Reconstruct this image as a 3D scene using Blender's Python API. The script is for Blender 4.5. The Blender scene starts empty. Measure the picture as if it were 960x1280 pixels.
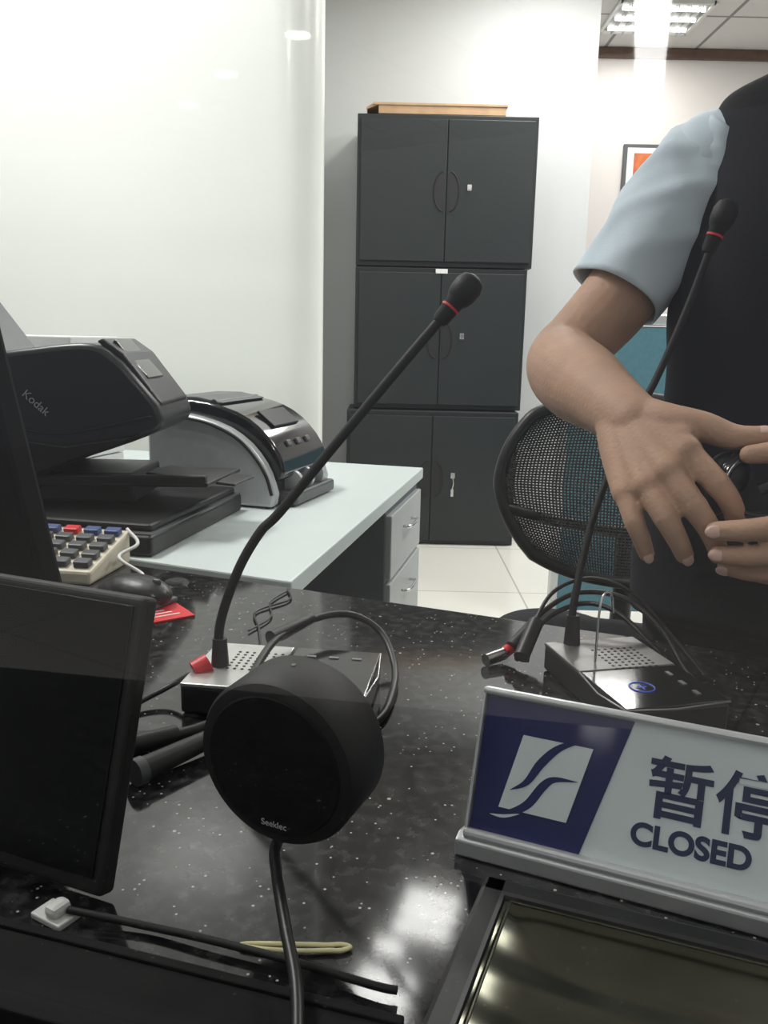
import bpy, bmesh, math, random
from mathutils import Vector, Matrix, Euler
random.seed(4)
D=bpy.data; C=bpy.context; COL=C.scene.collection
# ------------------------------------------------------------ materials
def mat(name,col,rough=.5,metal=0,spec=.5,coat=0,noise=0,nscale=30,bump=0,bscale=200,sss=0,emit=0):
    m=D.materials.new(name); m.use_nodes=True; nt=m.node_tree; b=nt.nodes['Principled BSDF']
    b.inputs['Base Color'].default_value=(*col,1); b.inputs['Roughness'].default_value=rough
    b.inputs['Metallic'].default_value=metal; b.inputs['Specular IOR Level'].default_value=spec
    b.inputs['Coat Weight'].default_value=coat; b.inputs['Coat Roughness'].default_value=.08
    if sss:
        b.inputs['Subsurface Weight'].default_value=sss; b.inputs['Subsurface Radius'].default_value=(.01,.004,.002)
        b.inputs['Subsurface Scale'].default_value=.5
    if emit:
        b.inputs['Emission Color'].default_value=(*col,1); b.inputs['Emission Strength'].default_value=emit
    tc=nt.nodes.new('ShaderNodeTexCoord')
    if noise:
        n=nt.nodes.new('ShaderNodeTexNoise'); n.inputs['Scale'].default_value=nscale; n.inputs['Detail'].default_value=4
        nt.links.new(tc.outputs['Object'],n.inputs['Vector'])
        r=nt.nodes.new('ShaderNodeMapRange'); r.inputs[1].default_value=.3; r.inputs[2].default_value=.7
        r.inputs[3].default_value=1-noise; r.inputs[4].default_value=1+noise
        nt.links.new(n.outputs['Fac'],r.inputs[0])
        mx=nt.nodes.new('ShaderNodeVectorMath'); mx.operation='SCALE'; mx.inputs[0].default_value=col
        nt.links.new(r.outputs[0],mx.inputs['Scale']); nt.links.new(mx.outputs[0],b.inputs['Base Color'])
    if bump:
        n=nt.nodes.new('ShaderNodeTexNoise'); n.inputs['Scale'].default_value=bscale
        nt.links.new(tc.outputs['Object'],n.inputs['Vector'])
        bp=nt.nodes.new('ShaderNodeBump'); bp.inputs['Strength'].default_value=bump; bp.inputs['Distance'].default_value=.002
        nt.links.new(n.outputs['Fac'],bp.inputs['Height']); nt.links.new(bp.outputs[0],b.inputs['Normal'])
    return m
def granite():
    m=mat('granite',(.012,.012,.013),.085,spec=.45); nt=m.node_tree; b=nt.nodes['Principled BSDF']
    tc=nt.nodes.new('ShaderNodeTexCoord')
    def layer(scale,thr,keep):
        v=nt.nodes.new('ShaderNodeTexVoronoi'); v.inputs['Scale'].default_value=scale; v.inputs['Randomness'].default_value=1
        nt.links.new(tc.outputs['Object'],v.inputs['Vector'])
        a=nt.nodes.new('ShaderNodeMath'); a.operation='LESS_THAN'; a.inputs[1].default_value=thr
        nt.links.new(v.outputs['Distance'],a.inputs[0])
        s=nt.nodes.new('ShaderNodeSeparateColor'); nt.links.new(v.outputs['Color'],s.inputs[0])
        g=nt.nodes.new('ShaderNodeMath'); g.operation='GREATER_THAN'; g.inputs[1].default_value=keep
        nt.links.new(s.outputs[0],g.inputs[0])
        x=nt.nodes.new('ShaderNodeMath'); x.operation='MULTIPLY'; nt.links.new(a.outputs[0],x.inputs[0]); nt.links.new(g.outputs[0],x.inputs[1])
        return x
    l1=layer(190,.17,.80); l2=layer(60,.09,.72)
    ad=nt.nodes.new('ShaderNodeMath'); ad.operation='MAXIMUM'; nt.links.new(l1.outputs[0],ad.inputs[0]); nt.links.new(l2.outputs[0],ad.inputs[1])
    n=nt.nodes.new('ShaderNodeTexNoise'); n.inputs['Scale'].default_value=90; n.inputs['Detail'].default_value=6
    nt.links.new(tc.outputs['Object'],n.inputs['Vector'])
    cr=nt.nodes.new('ShaderNodeValToRGB'); cr.color_ramp.elements[0].position=.45; cr.color_ramp.elements[0].color=(.007,.007,.008,1)
    cr.color_ramp.elements[1].position=.75; cr.color_ramp.elements[1].color=(.045,.044,.045,1)
    nt.links.new(n.outputs['Fac'],cr.inputs[0])
    mx=nt.nodes.new('ShaderNodeMixRGB'); mx.inputs[2].default_value=(.36,.34,.31,1)
    nt.links.new(ad.outputs[0],mx.inputs[0]); nt.links.new(cr.outputs[0],mx.inputs[1]); nt.links.new(mx.outputs[0],b.inputs['Base Color'])
    return m
def brickmat(name,c1,cm,w,h,rough,mort=.004,off=0):
    m=mat(name,c1,rough); nt=m.node_tree; b=nt.nodes['Principled BSDF']
    tc=nt.nodes.new('ShaderNodeTexCoord'); br=nt.nodes.new('ShaderNodeTexBrick'); br.offset=off
    br.inputs['Color1'].default_value=(*c1,1); br.inputs['Color2'].default_value=(*[x*.97 for x in c1],1); br.inputs['Mortar'].default_value=(*cm,1)
    br.inputs['Scale'].default_value=1; br.inputs['Mortar Size'].default_value=mort; br.inputs['Brick Width'].default_value=w; br.inputs['Row Height'].default_value=h
    nt.links.new(tc.outputs['Object'],br.inputs['Vector']); nt.links.new(br.outputs['Color'],b.inputs['Base Color'])
    return m
def glassmat():
    m=D.materials.new('teller_glass'); m.use_nodes=True; nt=m.node_tree; nt.nodes.clear()
    o=nt.nodes.new('ShaderNodeOutputMaterial'); t=nt.nodes.new('ShaderNodeBsdfTransparent'); g=nt.nodes.new('ShaderNodeBsdfGlossy')
    t.inputs[0].default_value=(.97,.99,.98,1); g.inputs['Roughness'].default_value=.02
    f=nt.nodes.new('ShaderNodeFresnel'); f.inputs[0].default_value=1.6
    tc=nt.nodes.new('ShaderNodeTexCoord'); n=nt.nodes.new('ShaderNodeTexNoise'); n.inputs['Scale'].default_value=3
    bp=nt.nodes.new('ShaderNodeBump'); bp.inputs['Strength'].default_value=.02; bp.inputs['Distance'].default_value=.002
    nt.links.new(tc.outputs['Object'],n.inputs['Vector']); nt.links.new(n.outputs['Fac'],bp.inputs['Height']); nt.links.new(bp.outputs[0],g.inputs['Normal'])
    x=nt.nodes.new('ShaderNodeMixShader'); nt.links.new(f.outputs[0],x.inputs[0]); nt.links.new(t.outputs[0],x.inputs[1]); nt.links.new(g.outputs[0],x.inputs[2]); nt.links.new(x.outputs[0],o.inputs[0])
    return m
M=dict(
 granite=granite(), glass=glassmat(),
 wall=mat('wall_paint',(.50,.51,.51),.6,noise=.02,nscale=3),
 panel=mat('gloss_white_panel',(.84,.86,.82),.30,noise=.015,nscale=2,coat=.2),
 warm=mat('far_wall_paint',(.66,.62,.60),.6,noise=.02,nscale=3),
 floor=brickmat('floor_tile',(.76,.74,.69),(.45,.43,.39),.8,.8,.15),
 ceil=brickmat('ceiling_tile',(.60,.58,.56),(.22,.21,.21),.6,.6,.8,.012),
 trim=mat('brown_trim',(.10,.055,.035),.5,noise=.2),
 cab=mat('cabinet_steel',(.0125,.017,.0175),.45,spec=.4,noise=.06,nscale=8,bump=.1,bscale=500),
 cabd=mat('cabinet_gap',(.004,.0045,.0045),.6),
 chrome=mat('chrome',(.7,.7,.7),.2,metal=1),
 card=mat('cardboard',(.42,.27,.16),.8,noise=.08,nscale=20),
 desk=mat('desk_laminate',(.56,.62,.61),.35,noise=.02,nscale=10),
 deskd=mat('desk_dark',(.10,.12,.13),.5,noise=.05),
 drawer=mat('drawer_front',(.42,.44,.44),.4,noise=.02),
 blk=mat('black_plastic',(.010,.010,.011),.42,noise=.1,nscale=60),
 blkm=mat('black_matte',(.006,.006,.0065),.6,spec=.35,bump=.1),
 ledge=mat('black_ledge',(.004,.004,.0045),.75,spec=.15,bump=.1),
 blkg=mat('black_gloss',(.008,.008,.010),.12,coat=.6),
 gry=mat('grey_plastic',(.075,.08,.085),.4,noise=.06),
 refl=mat('lamp_reflector',(.20,.20,.20),.5,noise=.05),
 dgry=mat('charcoal_plastic',(.022,.023,.026),.34,noise=.06),
 lgry=mat('silver_plastic',(.46,.48,.49),.35,metal=.2,noise=.05),
 silver=mat('silver_metal',(.55,.55,.54),.35,metal=.8,noise=.05,nscale=100),
 silverd=mat('silver_metal_dark',(.24,.235,.23),.42,metal=.8,noise=.08,nscale=100),  # darker silver for the right microphone plate and small buttons
 beige=mat('beige_plastic',(.60,.55,.44),.5,noise=.04),
 blue=mat('blue_key',(.04,.07,.20),.5,noise=.05),
 keyd=mat('dark_key',(.07,.075,.085),.5,noise=.05),
 red=mat('red_plastic',(.60,.015,.025),.45,noise=.05),
 white=mat('white_plastic',(.62,.62,.60),.5,noise=.02),
 paper=mat('paper',(.70,.71,.70),.8,noise=.03),
 screen=mat('dark_screen',(.003,.0035,.004),.32,spec=.2),
 signblue=mat('sign_blue',(.010,.014,.085),.3,noise=.05),
 signwhite=mat('sign_white',(.54,.60,.61),.3,noise=.02),
 ink=mat('sign_ink',(.018,.026,.07),.4,noise=.05),
 alu=mat('aluminium',(.58,.60,.61),.35,metal=.6,noise=.04,nscale=50),
 steel=mat('tray_steel',(.075,.075,.058),.22,metal=.9,noise=.35,nscale=9),
 rubber=mat('rubber_band',(.66,.62,.36),.6,noise=.1),
 skin=mat('skin',(.43,.265,.185),.62,spec=.35,noise=.13,nscale=18,bush=0) if False else mat('skin',(.43,.265,.185),.62,spec=.35,noise=.13,nscale=18,bump=.3,bscale=260,sss=.06),
 nail=mat('fingernail',(.60,.40,.33),.35,noise=.05),
 shirt=mat('shirt_cloth',(.56,.65,.72),.8,noise=.05,nscale=12,bump=.2,bscale=600),
 vest=mat('vest_cloth',(.008,.008,.012),.85,spec=.3,noise=.15,nscale=10,bump=.2,bscale=700),
 hair=mat('hair',(.012,.009,.008),.45,bump=.4,bscale=150),
 lip=mat('lip',(.40,.12,.10),.4,noise=.05),
 eye=mat('eye_white',(.75,.73,.70),.2,noise=.02), iris=mat('iris',(.02,.012,.008),.15,noise=.05),
 teal=mat('teal_fabric',(.075,.19,.24),.85,noise=.08,nscale=60),
 led=mat('blue_mark',(.04,.10,.5),.3,emit=.15),
 light=mat('lamp_tube',(1,.98,.95),.5,emit=8),
 spot=mat('downlight_glow',(1,.97,.92),.5,emit=10),
 strip=mat('linear_diffuser',(1,.99,.97),.5,emit=20),
 orange=mat('orange_print',(.50,.13,.04),.6,noise=.3,nscale=15),
 mesh=mat('mesh_fabric',(.045,.045,.047),.6,noise=.1),
)
# ------------------------------------------------------------ helpers
def grp(name,loc=(0,0,0),rz=0,parent=None,rot=None):
    e=D.objects.new(name,None); e.empty_display_size=.05; e.location=loc
    e.rotation_euler=rot if rot else (0,0,math.radians(rz)); COL.objects.link(e)
    if parent: e.parent=parent
    return e
def mk(name,verts,faces,m,parent=None,smooth=False,bevel=0,seg=2):
    me=D.meshes.new(name); me.from_pydata([tuple(v) for v in verts],[],faces); me.validate()
    bm=bmesh.new(); bm.from_mesh(me); bmesh.ops.recalc_face_normals(bm,faces=bm.faces); bm.to_mesh(me); bm.free()
    o=D.objects.new(name,me); COL.objects.link(o)
    if m: me.materials.append(M[m] if isinstance(m,str) else m)
    if parent: o.parent=parent
    if smooth:
        for p in me.polygons: p.use_smooth=True
    if bevel:
        b=o.modifiers.new('bevel','BEVEL'); b.width=bevel; b.segments=seg; b.limit_method='ANGLE'; b.angle_limit=math.radians(40)
    return o
def box(name,c,s,m,parent=None,bevel=0,rot=None,seg=2):
    x,y,z=[k/2 for k in s]
    v=[(-x,-y,-z),(x,-y,-z),(x,y,-z),(-x,y,-z),(-x,-y,z),(x,-y,z),(x,y,z),(-x,y,z)]
    f=[(0,3,2,1),(4,5,6,7),(0,1,5,4),(1,2,6,5),(2,3,7,6),(3,0,4,7)]
    o=mk(name,v,f,m,parent,bevel=bevel,seg=seg); o.location=c
    if rot: o.rotation_euler=[math.radians(a) for a in rot]
    return o
def prism(name,poly,axis,a,b,m,parent=None,bevel=0,smooth=False,seg=2):
    n=len(poly)
    def P(p,t):
        if axis=='y': return (p[0],t,p[1])
        if axis=='z': return (p[0],p[1],t)
        return (t,p[0],p[1])
    v=[P(p,a) for p in poly]+[P(p,b) for p in poly]
    f=[tuple(range(n)),tuple(range(2*n-1,n-1,-1))]+[(i,(i+1)%n,n+(i+1)%n,n+i) for i in range(n)]
    o=mk(name,v,f,m,parent,bevel=bevel,seg=seg)
    if smooth:
        for q in o.data.polygons: q.use_smooth=True
        o.data.set_sharp_from_angle(angle=math.radians(40))
    return o
def lathe(name,p0,p1,prof,m,parent=None,seg=40,smooth=True):
    p0=Vector(p0);p1=Vector(p1);d=p1-p0;q=d.normalized().to_track_quat('Z','Y').to_matrix()
    v=[];f=[]
    for t,r in prof:
        for i in range(seg):
            a=2*math.pi*i/seg; v.append(p0+d*t+q@Vector((r*math.cos(a),r*math.sin(a),0)))
    for j in range(len(prof)-1):
        for i in range(seg): f.append((j*seg+i,j*seg+(i+1)%seg,(j+1)*seg+(i+1)%seg,(j+1)*seg+i))
    f.append(tuple(range(seg))); f.append(tuple(range((len(prof)-1)*seg,len(prof)*seg)))
    o=mk(name,v,f,m,parent)
    if smooth:
        for p in o.data.polygons: p.use_smooth=len(p.vertices)==4
        o.data.set_sharp_from_angle(angle=math.radians(40))
    return o
def cyl(name,p0,p1,r,m,parent=None,r2=None,seg=32):
    return lathe(name,p0,p1,[(0,r),(1,r if r2 is None else r2)],m,parent,seg)
def cat(pts,n=8):
    P=[Vector(p) for p in pts]
    if len(P)<3: return [P[0].lerp(P[1],i/n) for i in range(n+1)]
    out=[]
    for i in range(len(P)-1):
        a=P[i-1] if i>0 else P[0]*2-P[1]; b=P[i]; c=P[i+1]; d=P[i+2] if i+2<len(P) else P[-1]*2-P[-2]
        for k in range(n):
            t=k/n; out.append(.5*((2*b)+(c-a)*t+(2*a-5*b+4*c-d)*t*t+(3*b-a-3*c+d)*t**3))
    out.append(P[-1]); return out
def tube(name,pts,r,m,parent=None,n=8,cyc=False):
    P=cat(pts,n); cu=D.curves.new(name,'CURVE'); cu.dimensions='3D'; cu.bevel_depth=r; cu.bevel_resolution=4; cu.use_fill_caps=True
    s=cu.splines.new('POLY'); s.points.add(len(P)-1); s.use_cyclic_u=cyc; s.use_smooth=True
    for i,p in enumerate(P): s.points[i].co=(*p,1)
    cu.materials.append(M[m]); o=D.objects.new(name,cu); COL.objects.link(o)
    if parent: o.parent=parent
    return o
def text(name,body,size,loc,rot,m,parent=None,ext=.0004,align='LEFT',shear=0,bold=0):
    cu=D.curves.new(name,'FONT'); cu.body=body; cu.size=size; cu.extrude=ext; cu.align_x=align; cu.shear=shear; cu.offset=bold
    cu.materials.append(M[m]); o=D.objects.new(name,cu); COL.objects.link(o); o.location=loc; o.rotation_euler=rot
    if parent: o.parent=parent
    return o
_b=bmesh.new(); bmesh.ops.create_icosphere(_b,subdivisions=3,radius=1)
ICV=[v.co.copy() for v in _b.verts]; ICF=[tuple(v.index for v in f.verts) for f in _b.faces]; _b.free()
def blob(name,chains,ells,m,voxel,parent=None,smooth=6,step=.14):
    V=[];F=[]
    def add(c,r):
        k=len(V)
        for v in ICV: V.append((c[0]+v.x*r[0],c[1]+v.y*r[1],c[2]+v.z*r[2]))
        F.extend(tuple(i+k for i in f) for f in ICF)
    for ch in chains:
        P=cat([Vector((*p[:3],)) for p in ch],24)
        R=cat([Vector((p[3],0,0)) for p in ch],24)
        last=None
        for p,r in zip(P,R):
            if last is None or (p-last).length>r.x*step: add(p,(r.x,)*3); last=p
        add(P[-1],(R[-1].x,)*3)
    for c,r in ells: add(c,r)
    o=mk(name,V,F,m,parent)
    rm=o.modifiers.new('remesh','REMESH'); rm.mode='VOXEL'; rm.voxel_size=voxel; rm.use_smooth_shade=True
    s=o.modifiers.new('smooth','SMOOTH'); s.factor=.5; s.iterations=smooth
    return o
def ell(name,c,r,m,parent=None,rot=None):
    o=mk(name,[(v.x*r[0],v.y*r[1],v.z*r[2]) for v in ICV],ICF,m,parent,smooth=True); o.location=c
    if rot: o.rotation_euler=[math.radians(a) for a in rot]
    return o
# ------------------------------------------------------------ camera
p=math.radians(11.5); r=math.radians(1.25)
Fv=Vector((0,math.cos(p),-math.sin(p))); R0=Vector((1,0,0)); U0=Vector((0,math.sin(p),math.cos(p)))
Rv=R0*math.cos(r)+U0*math.sin(r); Uv=U0*math.cos(r)-R0*math.sin(r)
cam=D.cameras.new('camera'); co=D.objects.new('camera',cam); COL.objects.link(co)
mw=Matrix((Rv,Uv,-Fv)).transposed().to_4x4(); mw.translation=(0,0,1.08); co.matrix_world=mw
cam.sensor_fit='VERTICAL'; cam.sensor_height=36; cam.lens=36*1070/1280; cam.clip_start=.02
C.scene.camera=co
C.scene.view_settings.view_transform='Standard'
# ------------------------------------------------------------ room
box('floor',(-1.0,-.4,-.05),(12,14,.1),'floor')
box('ceiling',(-1.0,-.4,3.05),(12,14,.1),'ceil')
box('wall_back',(-.35,5.02,1.5),(2.86,.2,3.0),'wall')
box('wall_far',(2.2,6.3,1.5),(2.6,.2,3.0),'warm')
box('wall_right',(3.55,3.2,1.5),(.1,6.4,3.0),'wall')
box('wall_return',(1.03,5.66,1.5),(.1,1.08,3.0),'wall')
box('trim_1',(2.25,6.18,2.965),(2.4,.03,.06),'trim')
pts=[(-2.6,3.18)]
cx,cy,rr=-.312,2.72,.11
for i in range(13):
    a=math.radians(-104+ i*(104+4)/12); pts.append((cx+rr*math.cos(a),cy+rr*math.sin(a)))
pts+= [(-.44,4.92),(-.56,4.92),(-.34,2.80),(-.38,2.73),(-2.6,3.28)]
w=prism('wall_left',pts,'z',0,3.0,'panel')
for q in w.data.polygons: q.use_smooth=True
w.data.set_sharp_from_angle(angle=math.radians(30))
def lamp(x,y,w=.6,d=.6,energy=26,n=3,rz=0,sy_=.035):
    g=grp('ceiling_light',(x,y,3.0),rz)
    for sx in (-1,1): box('rim_x',(sx*w/2,0,-.008),(.02,d+.02,.02),'white',g)
    for sy in (-1,1): box('rim_y',(0,sy*d/2,-.008),(w,.02,.02),'white',g)
    box('reflector',(0,0,-.003),(w,d,.004),'refl',g)
    for i in range(n):
        yy=(i-(n-1)/2)*d/n; cyl('tube_%d'%(i+1),(-w/2+.03,yy,-.018),(w/2-.03,yy,-.018),.010,'light',g,seg=12)
        L=D.lights.new('lamp_strip','AREA'); L.shape='RECTANGLE'; L.size=w*.85; L.size_y=sy_; L.energy=energy/n; L.color=(1,.98,.95)
        o=D.objects.new('lamp_strip',L); COL.objects.link(o); o.parent=g; o.location=(0,yy,-.042)
    for i in range(1,8): box('louvre',(-w/2+i*w/8,0,-.022),(.004,d-.02,.03),'silver',g)
for a in [(.235,3.42,.30,.34,4,3,-17,.03),(.03,2.93,.28,.28,3.5,3,-17,.03),(.06,3.2,.14,.08,.8,1,-17,.03),(-1.3,1.7,.6,.6,56,3,-14),(.80,4.15,.5,.5,30,3,0),(1.56,5.62,.54,.5,14,3,0),(1.7,3.5,.6,.6,34,3,0),(1.9,1.9,.6,.6,34,3,0),(2.8,3.7,.6,.6,12,3,0),(.4,-.9,.6,.6,32,3,-17)]: lamp(*a)  # fixture just ahead of the cabinets is added fill for the back wall
for (x,y) in [(-3.6,-4.2),(-4.6,-4.6),(-4.6,-3.65),(-5.5,-5.1)]:
    g=grp('ceiling_downlight',(x,y,3.0)); lathe('trim_ring',(0,0,-.012),(0,0,0),[(0,.10),(1,.11)],'white',g); cyl('lens',(0,0,-.016),(0,0,-.012),.085,'spot',g)
g=grp('linear_ceiling_light',(-1.72,-5.6,3.0),-16.5); box('housing',(0,0,-.02),(.26,2.2,.04),'white',g,.004); box('diffuser',(0,0,-.043),(.20,2.14,.006),'strip',g)
wd=D.worlds.new('world'); C.scene.world=wd; wd.use_nodes=True; wd.node_tree.nodes['Background'].inputs[0].default_value=(.9,.93,1,1); wd.node_tree.nodes['Background'].inputs[1].default_value=.32
g=grp('window_1',(-.215,.37,.75),-16.2)
mk('glass_pane',[(-.75,0,.045),(1.6,0,.045),(1.6,0,1.6),(-.75,0,1.6)],[(0,1,2,3)],'glass',g)
for x in (-.76,1.61): box('jamb',(x,0,.8),(.03,.03,1.6),'alu',g,.003)
box('head_rail',(.425,0,1.61),(2.4,.03,.03),'alu',g,.003)
g=grp('wall_picture',(1.72,6.185,2.17))
box('frame',(0,0,0),(.30,.03,.46),'gry',g,.006); box('mat_board',(0,-.017,0),(.25,.004,.41),'paper',g); box('print',(.01,-.021,.01),(.18,.004,.32),'orange',g)
g=grp('office_partition',(1.35,3.2,0))
box('panel',(0,0,.60),(1.36,.04,1.08),'teal',g,.004); box('top_rail',(0,0,1.165),(1.40,.06,.04),'alu',g,.006)
for s in (-1,1): box('post',(s*.69,0,.58),(.03,.05,1.16),'alu',g,.004); box('foot',(s*.6,0,.02),(.06,.3,.04),'alu',g,.006)
# ------------------------------------------------------------ cabinets
def cabinet(x0,x1,y,z0,z1,label=False,keys=False):
    g=grp('filing_cabinet',((x0+x1)/2,y,z0)); w=x1-x0; h=z1-z0; d=.38
    box('carcass',(0,d/2+.012,h/2),(w,d,h-.006),'cab',g,.004)
    box('door_gap',(0,.008,h/2),(w-.03,.012,h-.05),'cabd',g)
    dw=w/2-.022
    for s in (-1,1):
        box('door_l' if s<0 else 'door_r',(s*(dw/2+.0025),-.002,h/2),(dw,.018,h-.055),'cab',g,.003)
        hp=[(s*.012,-.095)]+[(s*(.012+.05*math.cos(math.radians(a))),.095*math.sin(math.radians(a))) for a in range(-80,81,16)]+[(s*.012,.095)]
        hx=[(a,b+h/2) for a,b in hp]
        prism('handle_recess_l' if s<0 else 'handle_recess_r',hx,'y',-.0135,-.0105,'cabd',g)
        tube('handle_lip',[(a,-.013,b) for a,b in hx[1:-1]],.004,'blkm',g)
    cyl('lock',(.115,-.010,h/2+.02),(.115,-.022,h/2+.02),.010,'chrome',g)
    box('lock_plate',(.115,-.012,h/2+.02),(.022,.004,.03),'chrome',g,.002)
    if keys:
        tube('key_ring',[(.115,-.024,h/2+.01),(.118,-.03,h/2-.02),(.113,-.026,h/2-.05)],.003,'chrome',g); box('key',(.113,-.022,h/2-.07),(.014,.003,.04),'chrome',g)
    if label: box('label',(0,-.002,h-.02),(.06,.028,.022),'paper',g)
cabinet(-.205,.69,4.46,0,.715,keys=True)
cabinet(-.172,.704,4.51,.715,1.437,label=True)
cabinet(-.172,.724,4.51,1.437,2.165)
g=grp('flat_cardboard_box',(.235,4.66,2.165))
box('lid',(0,0,.046),(.665,.26,.012),'card',g,.002); box('tray',(0.01,0,.022),(.63,.25,.043),'card',g,.003)
prism('open_flap',[(-.33,.05),(-.365,.03),(-.36,.022),(-.31,.04)],'y',-.12,.12,'card',g)
# ------------------------------------------------------------ counter
RZ=-22; g=grp('service_counter',(-.331,1.19,0),RZ)
box('top',(.25,-.56,.73),(3.7,1.12,.04),'granite',g,.006,seg=3)
box('front_panel',(.25,-.62,.355),(3.5,.08,.71),'deskd',g)
for s in(-1.4,1.9): box('end_panel',(s,-.4,.355),(.04,.7,.71),'deskd',g)
g=grp('cable_grommet',(-.278,1.112,.75))
lathe('ring',(0,0,0),(0,0,.003),[(0,.017),(1,.015)],'blk',g); cyl('hole',(0,0,.0028),(0,0,.0034),.010,'cabd',g)
# ------------------------------------------------------------ white desk
g=grp('office_desk',(0,0,0))
prism('top',[(.10,2.215),(-1.35,2.60),(-1.35,1.64),(-.125,1.13)],'z',.722,.75,'desk',g,.003)
dg=grp('pedestal_frame',(.085,2.20,0),-12,parent=g)
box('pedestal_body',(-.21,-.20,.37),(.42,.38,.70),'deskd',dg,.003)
for i,(z0,z1) in enumerate([(.555,.70),(.36,.545),(.05,.35)]):
    box('drawer_%d'%(i+1),(.004,-.20,(z0+z1)/2),(.018,.37,z1-z0),'drawer',dg,.003)
    tube('drawer_handle_%d'%(i+1),[(.012,-.25,z1-.05),(.03,-.24,z1-.05),(.03,-.16,z1-.05),(.012,-.15,z1-.05)],.004,'chrome',dg)
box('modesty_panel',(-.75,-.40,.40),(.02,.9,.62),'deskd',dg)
box('near_leg',(-.45,-.88,.36),(.5,.03,.72),'deskd',dg)
box('far_panel',(-.75,-.02,.36),(1.2,.02,.70),'desk',dg)
# ------------------------------------------------------------ currency counter
g=grp('banknote_counter',(-.211,1.615,.75),-17.3); g.scale=(.95,.95,.95)
side=[(-.005,.004),(.0,.03),(-.006,.050),(-.014,.072),(-.025,.092),(-.04,.112),(-.058,.131),(-.08,.147),(-.105,.161),(-.135,.172),(-.17,.180),(-.21,.186),(-.255,.189),(-.28,.186),(-.29,.17),(-.29,.004)]
hood=[(-.02,.05),(.004,.058),(.008,.075),(.003,.095),(-.006,.113),(-.018,.131),(-.034,.149),(-.052,.165),(-.074,.180),(-.10,.192),(-.13,.201),(-.165,.208),(-.20,.212),(-.245,.212),(-.272,.207),(-.285,.19),(-.285,.05)]
prism('side_panel_near',side,'y',0,.03,'lgry',g,.006,smooth=True); prism('side_panel_far',side,'y',.275,.305,'lgry',g,.006,smooth=True)
prism('hood',hood,'y',.032,.273,'blkg',g,.006,smooth=True)
box('chassis',(-.15,.152,.05),(.27,.24,.10),'blk',g,.004)
box('stacker_pocket',(.006,.152,.016),(.05,.22,.026),'gry',g,.006)
for y in (.09,.152,.214): cyl('stacker_wheel',(-.0,y-.006,.046),(-.0,y+.006,.046),.024,'lgry',g)
cyl('feed_roller',(-.16,.05,.206),(-.16,.25,.206),.008,'gry',g)
box('display',(-.060,.152,.174),(.05,.13,.006),'screen',g,.002,rot=(0,38,0))
for i in range(3): box('button_%d'%i,(-.012,.10+i*.05,.126),(.014,.02,.006),'gry',g,.002,rot=(0,58,0))
prism('hopper_lid',[(-.14,.208),(-.20,.218),(-.26,.217),(-.275,.208),(-.26,.205),(-.15,.202)],'y',.05,.255,'gry',g,.003)
tube('side_trim',[(-.005,-.002,.03),(-.018,-.002,.070),(-.044,-.002,.108),(-.082,-.002,.142),(-.135,-.002,.166),(-.19,-.002,.177),(-.27,-.002,.182)],.0035,'blk',g)
for a in (-.02,-.27):
    for b in (.02,.285): cyl('foot',(a,b,0),(a,b,.006),.010,'blk',g)
# ------------------------------------------------------------ flatbed + sheet scanner
g=grp('flatbed_scanner',(-.345,1.238,.75),-11)
box('base',(-.26,.19,.017),(.52,.38,.033),'blk',g,.006,seg=3); box('lid',(-.26,.195,.040),(.50,.35,.013),'blk',g,.005,seg=3)
box('lid_seam',(-.26,.19,.0335),(.515,.372,.003),'gry',g)
g=grp('sheet_fed_scanner',(-.015,0,-.006))
sc=cat([Vector((a,b,0)) for a,b in [(-.350,.975),(-.343,.945),(-.37,.922),(-.49,.878),(-.555,.850),(-.60,.848),(-.645,.90),(-.655,.98),(-.625,1.040),(-.54,1.060),(-.45,1.067),(-.405,1.040)]],4)
sc=[(q.x,q.y) for q in sc]
prism('body',sc,'y',1.37,1.58,'dgry',g,.010,seg=4,smooth=True)
prism('top_flap',[(-.448,1.071),(-.438,1.076),(-.405,1.053),(-.346,.975),(-.350,.966),(-.41,1.040)],'y',1.385,1.56,'dgry',g,.003)
prism('flap_slot',[(-.430,1.071),(-.425,1.074),(-.372,1.014),(-.376,1.010)],'y',1.41,1.50,'blkg',g,.001)
tube('front_seam',[(-.655,1.367,.97),(-.58,1.367,.935),(-.50,1.367,.925),(-.36,1.367,.955)],.0018,'cabd',g)
prism('lower_front',[(-.375,.925),(-.49,.882),(-.56,.852),(-.60,.853),(-.64,.90),(-.645,.925),(-.58,.915),(-.50,.905)],'y',1.364,1.372,'blk',g,.003)
text('maker_text','Kodak',.019,(-.565,1.3665,.985),(math.radians(90),math.radians(42),0),'lgry',g,ext=.0002)
text('flap_text','i2420',.014,(-.388,1.43,1.026),(0,math.radians(50),0),'lgry',g,ext=.0002)
box('scanner_foot',(-.52,1.48,.832),(.24,.17,.05),'blk',g,.006)
box('output_tray',(-.42,1.46,.842),(.33,.17,.007),'blk',g,.002,rot=(0,-2,-8)); box('output_tray_extension',(-.30,1.45,.848),(.16,.09,.005),'blk',g,.002,rot=(0,4,-12))
box('output_rail',(-.42,1.38,.850),(.30,.012,.016),'blk',g,.003,rot=(0,-2,-8))
box('paper_support',(-.70,1.55,1.10),(.012,.19,.22),'gry',g,.004,rot=(0,-38,-6)); box('paper_support_edge',(-.692,1.45,1.10),(.016,.008,.22),'lgry',g,.002,rot=(0,-38,-6))
g=grp('paper_stack',(-.82,2.05,.75),-14)
for i in range(8): box('sheet_block_%d'%i,(random.uniform(-.01,.01),0,.02+.04*i),(.30,.22,.037),'paper',g,.003,rot=(0,0,random.uniform(-4,4)))
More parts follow.
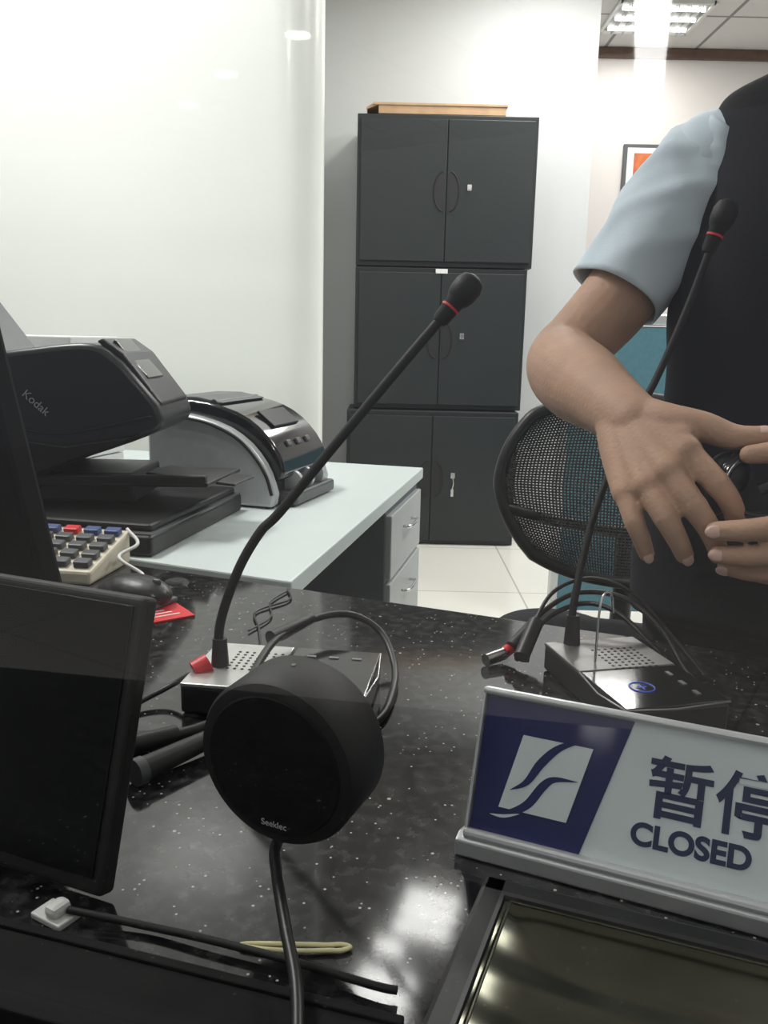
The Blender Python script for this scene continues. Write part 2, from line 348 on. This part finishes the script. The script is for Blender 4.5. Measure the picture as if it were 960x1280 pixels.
# ------------------------------------------------------------ calculator
g=grp('desk_calculator',(-.462,1.165,.75),-8)
prism('body',[(-.065,0),(.062,0),(.062,.048),(-.062,.018)],'x',-.105,.085,'beige',g,.004)
sl=math.atan2(.03,.124)
for rI in range(5):
    for cI in range(6):
        y=-.047+rI*.023; z=.018+(y+.062)*.242+.004; x=-.088+cI*.031
        k='blue' if rI==4 or (cI==0) else ('keyd' if (cI+rI)%3 else 'gry')
        if (rI,cI)==(4,3) or (rI,cI)==(3,0): k='red'
        box('key_%d_%d'%(rI,cI),(x,y,z),(.022,.015,.010),k,g,.002,rot=(math.degrees(sl),0,0))
tube('coiled_white_cord',[(-.375,1.22,.798),(-.35,1.185,.785),(-.365,1.145,.775),(-.325,1.12,.757),(-.345,1.085,.757),(-.32,1.075,.755)],.0025,'white')
g=grp('red_leaflet',(-.300,.99,.7505),36)
box('card',(0,0,.001),(.105,.12,.002),'red',g)
for i in range(3): box('print_line_%d'%i,(.01,-.045+i*.010,.0022),(.06-.012*i,.003,.0006),'white',g)
g=grp('computer_mouse',(-.305,1.018,.7535),-25)
blob('shell',[],[((0,0,.012),(.052,.030,.022)),((-.015,0,.010),(.040,.031,.020))],'blk',.002,g,4)
box('shell_base',(0,0,.003),(.09,.05,.006),'gry',g,.002); box('scroll_wheel',(.033,0,.028),(.012,.006,.010),'gry',g,.003); tube('button_seam',[(.05,0,.018),(.035,0,.0265),(.01,0,.0325)],.0008,'cabd',g)
# ------------------------------------------------------------ monitor & customer display
g=grp('computer_monitor',(-.327,.80,.75),RZ)
mg=grp('tilt',(0,0,.06),parent=g,rot=(math.radians(13),0,0))
box('housing',(-.26,.015,.16),(.52,.03,.33),'ledge',mg,.006); box('rear_bulge',(-.26,-.012,.15),(.34,.03,.20),'ledge',mg,.010); box('screen',(-.26,.031,.16),(.50,.002,.30),'screen',mg)
box('stand_neck',(-.26,.02,.09),(.07,.03,.18),'blk',g,.006); box('stand_foot',(-.26,.02,.008),(.24,.16,.015),'blk',g,.006)
g=grp('customer_display',(-.160,.440,.7575),RZ)
mg=grp('tilt',(0,0,0),parent=g,rot=(math.radians(-17),0,0))
box('housing',(-.14,.008,.088),(.28,.014,.176),'blkm',mg,.004,seg=4); box('screen',(-.14,.0002,.090),(.266,.0015,.160),'screen',mg,.0005)
box('kickstand',(-.14,.075,.062),(.08,.006,.13),'blk',g,.002,rot=(30,0,0))
# ------------------------------------------------------------ mic devices
def mic_head(g,a,b,pfx=''):
    a=Vector(a);b=Vector(b)
    lathe(pfx+'capsule',a,b,[(0,.0055),(.08,.0075),(.45,.0085),(.5,.0105),(.62,.0125),(.8,.0130),(.93,.0105),(1,.005)],'blkm',g)
    d=(b-a); lathe(pfx+'red_ring',a+d*.30,a+d*.34,[(0,.0086),(1,.0088)],'red',g)
def device(loc,rz,name='desk_microphone',W=.105,sm='silver'):
    g=grp(name,loc,rz)
    box('base_body',(0,0,.014),(.165,W,.026),'blk',g,.003); box('plate_silver',(-.043,0,.0275),(.079,W,.0035),sm,g,.001)
    box('plate_black',(.0405,0,.0275),(.083,W,.0035),'blkg',g,.001)
    for i in range(8):
        for j in range(7): cyl('grille_hole',(-.052+i*.007,-.012+j*.007,.0288),(-.052+i*.007,-.012+j*.007,.0296),.0016,'cabd',g,seg=8)
    a=[(.042+.011*math.cos(t*math.pi/9),-.012+.011*math.sin(t*math.pi/9),.0297) for t in range(18)]
    tube('blue_ring',a,.0006,'led',g,n=2,cyc=True); box('blue_glyph',(.042,-.012,.0296),(.010,.0014,.0006),'led',g); box('blue_glyph_v',(.042,-.012,.0296),(.0014,.009,.0006),'led',g)
    for i in range(3): box('button_%d'%i,(.018+i*.022,.03,.0298),(.009,.004,.0008),'silverd',g)
    tube('silver_edge',[(-.003,-W/2-.0003,.028),(.082,-W/2-.0003,.028),(.082,W/2,.028)],.0010,'chrome' if sm=='silver' else 'silverd',g,n=2)
    return g
def world_child(parent,loc,rz,name):
    w=grp(name,parent=parent); w.matrix_parent_inverse=Matrix.LocRotScale(Vector(loc),Euler((0,0,math.radians(rz))),None).inverted(); return w
dev=device((-.088,.748,.75),-7)
w=world_child(dev,(-.088,.748,.75),-7,'gooseneck_frame')
neck=[(-.149,.75,.778),(-.149,.752,.817),(-.1325,.755,.868),(-.1125,.76,.904),(-.0945,.762,.923),(-.0444,.765,.986),(.0114,.77,1.055),(.047,.774,1.098)]
tube('gooseneck',neck,.0045,'blkm',w); cyl('neck_socket',(-.149,.75,.777),(-.149,.7505,.805),.0085,'blk',w,r2=.0065)
cyl('red_collar',(-.158,.742,.785),(-.170,.735,.779),.0085,'red',w); mic_head(w,(.044,.7735,1.094),(.0765,.78,1.134))
dev2=device((.235,.762,.75),-76,W=.10,sm='silverd')
w=world_child(dev2,(.235,.762,.75),-76,'gooseneck_frame.b')
tube('gooseneck',[(.194,.828,.778),(.195,.835,.82),(.2197,.875,.906),(.255,.905,.985),(.2885,.925,1.046),(.318,.935,1.12),(.337,.938,1.18)],.0040,'blkm',w)
cyl('neck_socket',(.194,.828,.777),(.1945,.832,.808),.0085,'blk',w,r2=.0065); mic_head(w,(.334,.938,1.175),(.3535,.94,1.228))
# cables
g=grp('microphone_cables')
tube('cable_loop',[(-.115,.70,.785),(-.10,.77,.797),(-.065,.83,.800),(-.03,.85,.797),(.0,.845,.780),(.014,.80,.760),(.010,.74,.754),(-.003,.69,.754),(-.04,.645,.754),(-.09,.63,.754)],.0036,'blk',g)
cyl('jack_plug',(-.105,.775,.797),(-.070,.825,.801),.0075,'blk',g,r2=.005)
tube('cable_side',[(-.168,.737,.778),(-.195,.735,.762),(-.222,.70,.754),(-.205,.66,.754),(-.15,.655,.754),(-.11,.66,.757),(-.09,.70,.765)],.0026,'blk',g)
tube('cable_thick',[(-.26,.65,.756),(-.205,.645,.757),(-.16,.655,.757),(-.12,.69,.76)],.0052,'blk',g)
cyl('xlr_body',(-.176,.588,.760),(-.135,.64,.761),.0095,'blk',g,r2=.0075); cyl('xlr_ring',(-.181,.582,.760),(-.176,.588,.760),.0105,'gry',g)
tube('xlr_tail',[(-.135,.64,.761),(-.115,.66,.765),(-.09,.67,.765)],.0045,'blk',g)
cyl('xlr_body.b',(-.20,.625,.759),(-.165,.648,.759),.008,'blk',g)
tube('thin_cable',[(-.125,1.085,.7525),(-.118,1.04,.7525),(-.152,.99,.7525),(-.14,.93,.7525),(-.125,.85,.7525)],.0014,'blk',g)
tube('thin_cable.b',[(-.122,1.085,.7525),(-.14,1.03,.7525),(-.132,.97,.7525),(-.15,.92,.7525)],.0012,'blk',g)
g=grp('audio_cables')
tube('bundle_a',[(.13,.845,.760),(.145,.86,.772),(.175,.885,.795),(.215,.90,.812),(.26,.88,.812),(.29,.845,.79),(.305,.80,.760),(.32,.76,.754)],.003,'blk',g)
tube('bundle_b',[(.14,.835,.758),(.155,.855,.77),(.18,.88,.79),(.22,.89,.803),(.25,.865,.80),(.275,.83,.78),(.30,.80,.755)],.0028,'blk',g)
tube('bundle_c',[(.150,.83,.758),(.160,.86,.785),(.185,.89,.815),(.225,.90,.828),(.265,.88,.82),(.30,.85,.785),(.325,.81,.755)],.0022,'blk',g)
cyl('plug_red',(.128,.848,.759),(.140,.856,.766),.006,'red',g); cyl('plug_tip',(.108,.834,.757),(.128,.848,.759),.0065,'chrome',g); cyl('plug_grip',(.137,.848,.766),(.165,.872,.785),.008,'blk',g); cyl('plug_grip.b',(.143,.826,.764),(.163,.862,.790),.008,'blk',g)
tube('hook_wire',[(.205,.775,.78),(.207,.78,.83),(.212,.785,.845),(.22,.79,.843),(.223,.79,.825)],.0012,'chrome',g)
# ------------------------------------------------------------ round puck on stalk
g=grp('round_counter_speaker')
n=Vector((-.42,-.90,-.06)).normalized(); c=Vector((-.049,.45,.850))
lathe('disc_body',c+n*.021,c-n*.021,[(0,.043),(.04,.0478),(.12,.0497),(.9,.0497),(.97,.048),(1,.045)],'blkm',g,seg=72)
lathe('front_membrane',c+n*.0222,c+n*.0205,[(0,.041),(1,.0425)],'ledge',g,seg=72)
up=Vector((0,0,1)); up=(up-n*up.dot(n)).normalized()
bp=c+up*.0492-n*.004; cyl('led_dot',bp-up*.002,bp+up*.001,.0014,'gry',g,seg=12)
to=text('logo','Seeklec',.0055,(0,0,0),(0,0,0),'lgry',g,ext=.0001,align='CENTER')
X=up.cross(n).normalized(); to.matrix_world=Matrix.Translation(c+n*.0224-up*.037)@Matrix((X,up,n)).transposed().to_4x4()
tube('stalk',[c-up*.047,(-.058,.445,.792),(-.055,.425,.787),(-.046,.39,.780),(-.037,.355,.776),(-.033,.32,.768),(-.03,.28,.757)],.0033,'blk',g)
lathe('stalk_foot',(-.03,.275,.750),(-.03,.275,.760),[(0,.02),(.6,.019),(1,.008)],'blk',g)
# ------------------------------------------------------------ closed sign
g=grp('closed_sign',(.059,.513,.75),-23.5)
L=.31
prism('base_foot',[(-.012,0),(.055,0),(.055,.004),(.012,.010),(-.004,.014),(-.012,.012)],'x',-.004,L+.002,'alu',g,.0015)
tg=grp('face',(.002,-.004,.012),parent=g,rot=(math.radians(-20),0,0))
box('back_plate',(L/2,.004,.047),(L,.004,.094),'alu',tg,.001)
box('rail_bottom',(L/2,-.001,.002),(L+.004,.011,.006),'alu',tg,.002); box('rail_top',(L/2,0,.0945),(L+.004,.010,.005),'alu',tg,.002)
box('end_cap_l',(-.001,.002,.048),(.002,.010,.096),'alu',tg,.0005); box('end_cap_r',(L+.001,.002,.048),(.002,.010,.096),'alu',tg,.0005)
box('white_face',(L/2,.0012,.048),(L-.002,.0012,.088),'signwhite',tg)
prism('blue_field',[(.001,.0045),(.072,.0045),(.096,.0915),(.001,.0915)],'y',.0000,.0006,'signblue',tg)
prism('logo_square',[(.018,.022),(.062,.022),(.073,.070),(.028,.070)],'y',-.0006,.0,'signwhite',tg)
def ribbon(name,P,wd,m='signblue'):
    P=cat(P,8); v=[];f=[];n=len(P)
    for i,q in enumerate(P):
        d=(P[min(i+1,n-1)]-P[max(i-1,0)]).normalized(); nn=Vector((-d.z,0,d.x)); ww=wd*math.sin(math.pi*(i+.4)/(n+.2))
        v+= [q+nn*ww,q-nn*ww]
    for i in range(n-1): f.append((2*i,2*i+1,2*i+3,2*i+2))
    mk(name,v,f,m,tg)
ribbon('swirl_a',[(.012,-.0008,.018),(.024,-.0008,.0195),(.036,-.0008,.027),(.045,-.0008,.041),(.052,-.0008,.0465),(.066,-.0008,.048)],.0028)
ribbon('swirl_b',[(.024,-.0009,.034),(.034,-.0009,.041),(.042,-.0009,.055),(.053,-.0009,.067),(.070,-.0009,.075)],.0028)
ribbon('swirl_tail',[(.013,-.0009,.0165),(.022,-.0009,.0170),(.032,-.0009,.0205)],.0010,'signwhite')
RX=(math.radians(90),0,0)
text('hanzi','暂停服务',.0395,(.107,.0004,.0410),RX,'ink',tg,ext=.0003,bold=.0007)
text('closed_text','CLOSED',.0185,(.101,.0004,.0195),RX,'ink',tg,ext=.0003,bold=.0007)
# ------------------------------------------------------------ channel, cable, clip, band
g=grp('trim_glass_channel',(-.215,.420,.75),-16.2)
box('bar',(-.09,-.03,.006),(.66,.06,.012),'ledge',g,.002)
box('bar_lip',(-.09,-.004,.010),(.66,.006,.008),'ledge',g,.001)
box('bar_seat',(-.09,-.058,.012),(.66,.012,.022),'ledge',g,.001)
tube('power_cable',[(-.175,.432,.757),(-.13,.424,.754),(-.09,.412,.755),(-.04,.396,.755),(0,.380,.756),(.012,.377,.756)],.0022,'blkm')
g=grp('cable_clip',(-.183,.434,.75),-30)
box('pad',(0,0,.002),(.024,.016,.004),'white',g,.001); box('clip_arch',(.002,0,.007),(.010,.013,.008),'white',g,.003)
a=[]
for i in range(20):
    t=2*math.pi*i/20; a.append((-.0433+.030*math.cos(t),.412+.0026*math.sin(t)*(1 if math.cos(t)<.6 else 1.6)+.0006*math.cos(2*t),.752))
tube('rubber_band',a,.0013,'rubber',None,n=3,cyc=True)
# ------------------------------------------------------------ cash tray
g=grp('cash_tray',(.066,.463,.751),-20.5)
W,Dp=.36,.17
for nm,cc,ss in [('rim_far',(W/2,-.008,.007),(W,.016,.014)),('rim_near',(W/2,-Dp+.008,.007),(W,.016,.014)),('rim_left',(.008,-Dp/2,.007),(.016,Dp,.014)),('rim_right',(W-.008,-Dp/2,.007),(.016,Dp,.014))]:
    box(nm,cc,ss,'blk',g,.003)
V=[];Fc=[];nx,ny=40,32
for j in range(ny+1):
    for i in range(nx+1):
        s=i/nx;t=j/ny; e=max(abs(2*s-1)**8,abs(2*t-1)**3); V.append((.014+s*(W-.028),-Dp+.014+t*(Dp-.028),.0012+.010*e+.0006*math.sin(t*24)))
for j in range(ny):
    for i in range(nx): k=j*(nx+1)+i; Fc.append((k,k+1,k+nx+2,k+nx+1))
mk('dish',V,Fc,'steel',g,smooth=True)
tube('tray_bead',[(.020,-.150,.0135),(.020,-.021,.0135)],.0008,'steel',g,n=2); tube('tray_bead.b',[(.020,-.020,.0135),(.34,-.020,.0135)],.0008,'steel',g,n=2)
# ------------------------------------------------------------ office chair
g=grp('office_chair',(.435,1.55,0),-20)
bgp=grp('backrest',(-.01,.17,.785),parent=g,rot=(math.radians(-6),0,0))
def bk(s,t):
    x=s*math.sqrt(1-.42*t*t)*.245; z=t*math.sqrt(1-.42*s*s)*.190
    if t<0: x*=1+ .10*t
    return Vector((x,-.045*s*s*1.0+.02*(t*t),z))
NX,NY=70,60; V=[bk(-1+2*i/NX,-1+2*j/NY) for j in range(NY+1) for i in range(NX+1)]
Fc=[(j*(NX+1)+i,j*(NX+1)+i+1,(j+1)*(NX+1)+i+1,(j+1)*(NX+1)+i) for j in range(NY) for i in range(NX)]
o=mk('mesh_back',V,Fc,'mesh',bgp); wf=o.modifiers.new('wire','WIREFRAME'); wf.thickness=.0037
rim=[bk(-1+2*i/12,-1) for i in range(12)]+[bk(1,-1+2*i/12) for i in range(12)]+[bk(1-2*i/12,1) for i in range(12)]+[bk(-1,1-2*i/12) for i in range(12)]
tube('rim',rim,.013,'blk',bgp,n=3,cyc=True)
tube('lumbar_bar',[bk(-.98,-.35),bk(-.5,-.42)+Vector((0,.02,0)),bk(0,-.45)+Vector((0,.03,0)),bk(.5,-.42)+Vector((0,.02,0)),bk(.98,-.35)],.012,'blk',bgp)
tube('back_bracket',[(0,.21,.70),(0,.24,.58),(0,.20,.46),(0,.05,.43)],.022,'blk',g)
blob('seat_cushion',[],[((0,-.02,.49),(.25,.235,.04))]+[((sx*.12,sy*.12-.02,.49),(.13,.12,.038)) for sx in(-1,1) for sy in (-1,1)],'vest',.008,g,8)
box('seat_pan',(0,0,.44),(.30,.30,.02),'blk',g,.01); cyl('gas_lift',(0,0,.10),(0,0,.44),.025,'blk',g)
for i in range(5):
    a=2*math.pi*i/5+.3; q=Vector((math.cos(a),math.sin(a),0))
    tube('leg_%d'%i,[Vector((0,0,.11)),q*.15+Vector((0,0,.10)),q*.29+Vector((0,0,.07))],.016,'blk',g)
    t=Vector((-q.y,q.x,0)); cyl('caster_%d'%i,q*.29+t*.02+Vector((0,0,.027)),q*.29-t*.02+Vector((0,0,.027)),.027,'blk',g)
# ------------------------------------------------------------ PERSON
P=grp('bank_teller')
def nail(nm,tip,prev,up,r):
    tip=Vector(tip);d=(tip-Vector(prev)).normalized(); up=Vector(up); up=(up-d*up.dot(d)).normalized(); s=d.cross(up)
    o=mk(nm,[(v.x*r*.62,v.y*r*.85,v.z*r*.25) for v in ICV],ICF,'nail',P,smooth=True)
    o.matrix_world=Matrix.Translation(tip+up*r*.78+d*r*.1)@Matrix((s,d,up)).transposed().to_4x4()
wr=(.2285,.84,1.014)
rf=dict(index=[(.2634,.747,.988),(.2858,.727,.963),(.300,.727,.945),(.310,.735,.926)],
 middle=[(.2465,.740,.972),(.265,.718,.944),(.279,.716,.925),(.290,.722,.907)],
 ring=[(.230,.744,.958),(.2427,.722,.933),(.254,.721,.915),(.264,.728,.899)],
 pinky=[(.2165,.757,.949),(.221,.739,.926),(.228,.738,.911),(.235,.742,.896)])
ch=[[(.345,1.115,1.24,.044),(.294,1.10,1.147,.047),(.240,1.08,1.085,.043),(.214,1.055,1.062,.042),(.209,1.01,1.048,.046),(.214,.95,1.036,.045),(.222,.89,1.024,.037),(.2285,.84,1.014,.031),(.236,.81,1.004,.029)]]
rad=dict(index=(.0125,.0110,.0098,.0086),middle=(.0130,.0112,.0100,.0087),ring=(.0122,.0105,.0094,.0082),pinky=(.0108,.0092,.0083,.0073))
kn=[]
names=['index','middle','ring','pinky']
for k,pts_ in rf.items():
    q=Vector(wr).lerp(Vector(pts_[0]),.45)
    ch.append([(*wr,.025),(*q,.0220),(*pts_[0],rad[k][0]+.0020)])
    ch.append([(*a,b) for a,b in zip(pts_,rad[k])])
    kn.append((pts_[1],(rad[k][1]*1.05,)*3))
for a_,b_ in zip(names[:-1],names[1:]):   # web between the metacarpals keeps the back of the hand full
    m_=(Vector(rf[a_][0])+Vector(rf[b_][0]))/2
    ch.append([(*Vector(wr),.024),(*Vector(wr).lerp(m_,.5),.020),(*Vector(wr).lerp(m_,.95),.0125)])
ch.append([(.235,.825,1.012,.022),(.2556,.785,1.008,.0200),(.283,.765,1.008,.0142),(.306,.752,1.001,.0118),(.328,.745,1.003,.0092)])
ch.append([(.2556,.79,1.006,.015),(.263,.76,.998,.0135)])
blob('right_arm',ch,kn,'skin',.0022,P,6)
for k,pts_ in rf.items(): nail('nail_'+k,pts_[3],pts_[2],(-.2,-.9,.25),rad[k][3])
nail('nail_thumb',(.328,.745,1.003),(.306,.752,1.001),(-.1,-.5,.9),.009)
lw=(.455,.712,.985)
lf=[[(.370,.695,.950,.0122),(.335,.688,.938,.0106),(.305,.692,.931,.0098),(.278,.702,.927,.0086)],
    [(.366,.700,.932,.0122),(.335,.690,.915,.0106),(.308,.694,.908,.0096),(.284,.705,.906,.0084)],
    [(.370,.712,.916,.0115),(.340,.700,.897,.0100),(.318,.708,.891,.0092),(.299,.722,.891,.0080)],
    [(.378,.725,.908,.010),(.352,.715,.888,.0087),(.334,.722,.884,.0080),(.316,.734,.886,.0070)]]
ch=[[(.669,.985,1.23,.044),(.678,.93,1.15,.045),(.682,.83,1.055,.040),(.650,.79,1.035,.043),(.58,.755,1.015,.040),(.50,.725,.995,.029),(*lw,.0265),(.435,.708,.975,.025)]]
for f_ in lf:
    q=Vector(lw).lerp(Vector(f_[0][:3]),.4); ch.append([(*lw,.020),(*q,.0170),f_[0]]); ch.append(f_)
ch.append([(.44,.715,.995,.018),(.405,.72,.998,.0155),(.372,.725,.997,.0125),(.345,.728,.993,.0108),(.314,.735,.988,.0085)])
blob('left_arm',ch,[],'skin',.0022,P,6)
for i,f_ in enumerate(lf): nail('nail_l%d'%i,f_[3][:3],f_[2][:3],(-.1,-.7,.1) if i<2 else (0,-.7,-.3),f_[3][3])
def sleeve(nm,path):
    Pp=cat([Vector(q[:3]) for q in path],12); Rr=cat([Vector((q[3],0,0)) for q in path],12); seg=72; v=[];f=[]
    for j,(c_,r_) in enumerate(zip(Pp,Rr)):
        d=(Pp[min(j+1,len(Pp)-1)]-Pp[max(j-1,0)]).normalized(); q=d.to_track_quat('Z','X').to_matrix()
        for i in range(seg):
            a=2*math.pi*i/seg; tt=j/len(Pp); fold=abs(math.sin(1.5*a+7*tt))**5; fold2=abs(math.sin(2.5*a-11*tt+.7))**6
            rr_=r_.x*(1+.03*math.sin(3*a+6*tt)+.022*math.sin(5*a-9*tt+1)+.018*math.sin(12*tt+2*a)+.09*fold*(1-tt*.5)+.07*fold2*math.sin(math.pi*tt))
            v.append(c_+q@Vector((rr_*math.cos(a),rr_*math.sin(a),0)))
    for j in range(len(Pp)-1):
        for i in range(seg): f.append((j*seg+i,j*seg+(i+1)%seg,(j+1)*seg+(i+1)%seg,(j+1)*seg+i))
    o=mk(nm,v,f,'shirt',P,smooth=True); s=o.modifiers.new('solid','SOLIDIFY'); s.thickness=.003; s.offset=0
    j=len(Pp)-5; tube(nm+'_hem',[v[j*seg+i] for i in range(0,seg,2)],.0012,'shirt',P,n=2,cyc=True)
sleeve('right_sleeve',[(.412,1.10,1.318,.052),(.378,1.112,1.278,.061),(.335,1.112,1.215,.063),(.284,1.098,1.138,.057)])
sleeve('left_sleeve',[(.645,.995,1.318,.052),(.668,.985,1.278,.064),(.677,.955,1.20,.065),(.680,.91,1.125,.060)])
blob('shirt_yoke',[[(.392,1.106,1.298,.060),(.45,1.08,1.30,.055),(.52,1.05,1.31,.060),(.59,1.02,1.30,.055),(.655,.993,1.298,.060)],[(.52,1.05,1.31,.060),(.52,1.05,1.22,.082),(.52,1.055,1.10,.085)]],[],'shirt',.006,P,8)
V0=grp('vest_frame',(.52,1.055,0),RZ,parent=P)
prof=[(.74,.195,.125),(.84,.195,.122),(.94,.178,.112),(1.04,.172,.106),(1.12,.177,.113),(1.20,.166,.115),(1.26,.152,.108),(1.31,.146,.094),(1.345,.142,.082),(1.368,.130,.070),(1.385,.095,.062),(1.395,.070,.056)]
PP=cat([Vector(q) for q in prof],6); seg=72; v=[];f=[]
for q in PP:
    for i in range(seg):
        a=2*math.pi*i/seg; ca,sa=math.cos(a),math.sin(a)
        v.append(Vector((q.y*abs(ca)**.85*(1 if ca>0 else -1), q.z*abs(sa)**.85*(1 if sa>0 else -1), q.x)))
for j in range(len(PP)-1):
    for i in range(seg):
        a=2*math.pi*(i+.5)/seg; m_=v[j*seg+i]
        if math.sin(a)<0 and m_.z>1.17 and abs(m_.x)<(m_.z-1.17)*.36: continue
        f.append((j*seg+i,j*seg+(i+1)%seg,(j+1)*seg+(i+1)%seg,(j+1)*seg+i))
o=mk('vest',v,f,'vest',V0,smooth=True); s=o.modifiers.new('solid','SOLIDIFY'); s.thickness=.006
for i in range(4): cyl('vest_button_%d'%i,(0,-.1165,.90+i*.075),(0,-.124,.90+i*.075),.008,'blk',V0)
for s_ in (-1,1): prism('collar_l' if s_<0 else 'collar_r',[(s_*.004,1.30),(s_*.045,1.29),(s_*.062,1.36),(s_*.05,1.385)],'y',-.088,-.080,'shirt',V0,.002)
lathe('collar_band',(0,.0,1.36),(0,-.006,1.405),[(0,.064),(1,.056)],'shirt',V0)
blob('trousers',[[(.455,1.09,.80,.105),(.52,1.06,.84,.115),(.59,1.035,.80,.105)],[(.45,1.095,.80,.105),(.45,1.10,.62,.088),(.45,1.09,.45,.066),(.45,1.11,.25,.058),(.45,1.115,.08,.052)],[(.60,1.035,.80,.105),(.605,1.04,.62,.088),(.605,1.03,.45,.066),(.605,1.05,.25,.058),(.605,1.055,.08,.052)]],[],'vest',.008,P,6)
for k,(a,b) in enumerate([(.435,1.07),(.590,1.01)]): blob('shoe_%d'%k,[[(a+.015,b+.04,.04,.038),(a,b-.01,.036,.036),(a-.035,b-.10,.030,.028)]],[],'blkg',.004,P,4)
H=grp('head',(.505,1.015,1.53),parent=P,rot=(math.radians(22),0,math.radians(RZ-6)))
blob('face',[[(0,.03,-.17,.052),(0,.02,-.10,.050),(0,.015,-.05,.055)],[(0,-.086,.012,.008),(0,-.098,-.010,.009),(0,-.103,-.022,.0125)],[(-.012,-.098,-.025,.007),(.012,-.098,-.025,.007)],[(-.022,-.084,-.052,.006),(0,-.092,-.050,.0075),(.022,-.084,-.052,.006)],[(-.018,-.082,-.060,.006),(0,-.088,-.061,.0075),(.018,-.082,-.060,.006)]],
 [((0,.005,.035),(.076,.094,.085)),((0,-.030,-.035),(.058,.060,.070)),((0,-.062,-.085),(.028,.025,.022)),((-.045,-.060,-.02),(.024,.024,.026)),((.045,-.060,-.02),(.024,.024,.026)),((-.077,.005,-.005),(.010,.018,.031)),((.077,.005,-.005),(.010,.018,.031))],'skin',.003,H,5)
for s_ in (-1,1):
    ell('eyeball',(s_*.031,-.079,.004),(.013,.012,.008),'eye',H); ell('iris',(s_*.031,-.0895,.003),(.0058,.003,.0058),'iris',H)
    tube('brow',[(s_*.016,-.089,.024),(s_*.032,-.090,.029),(s_*.050,-.078,.024)],.003,'hair',H); tube('eyelid',[(s_*.019,-.087,.006),(s_*.031,-.0905,.0125),(s_*.045,-.083,.007)],.002,'hair',H)
tube('lips',[(-.022,-.0905,-.056),(-.008,-.0985,-.053),(0,-.0985,-.055),(.008,-.0985,-.053),(.022,-.0905,-.056)],.004,'lip',H)
blob('hair',[[(-.074,.0,.04,.022),(-.080,.02,-.01,.020)],[(.074,.0,.04,.022),(.080,.02,-.01,.020)],[(-.05,-.065,.085,.022),(0,-.070,.092,.022),(.05,-.065,.085,.022)]],[((0,.022,.048),(.086,.095,.090)),((0,.06,-.01),(.07,.055,.07)),((0,.125,-.01),(.035,.035,.035))],'hair',.004,H,4)
g=grp('coiled_headset_cable',(.325,.745,.958))
for i in range(6):
    rr_=.030+.002*(i%3); tl=.25*i; a=[]
    for k in range(20):
        t=2*math.pi*k/20; a.append((rr_*math.cos(t)+.004*math.sin(tl),.008*math.sin(t+tl)-.012+i*.005,rr_*.85*math.sin(t)+.003*math.cos(tl)))
    tube('coil_%d'%i,a,.0034,'blkg',g,n=3,cyc=True)
blob('ear_cup',[],[((-.035,.0,-.005),(.020,.016,.022)),((-.020,.01,.008),(.020,.016,.022))],'blk',.0025,g,4)
cyl('plug',(.0,-.012,.0),(.02,-.02,.012),.006,'blkg',g)
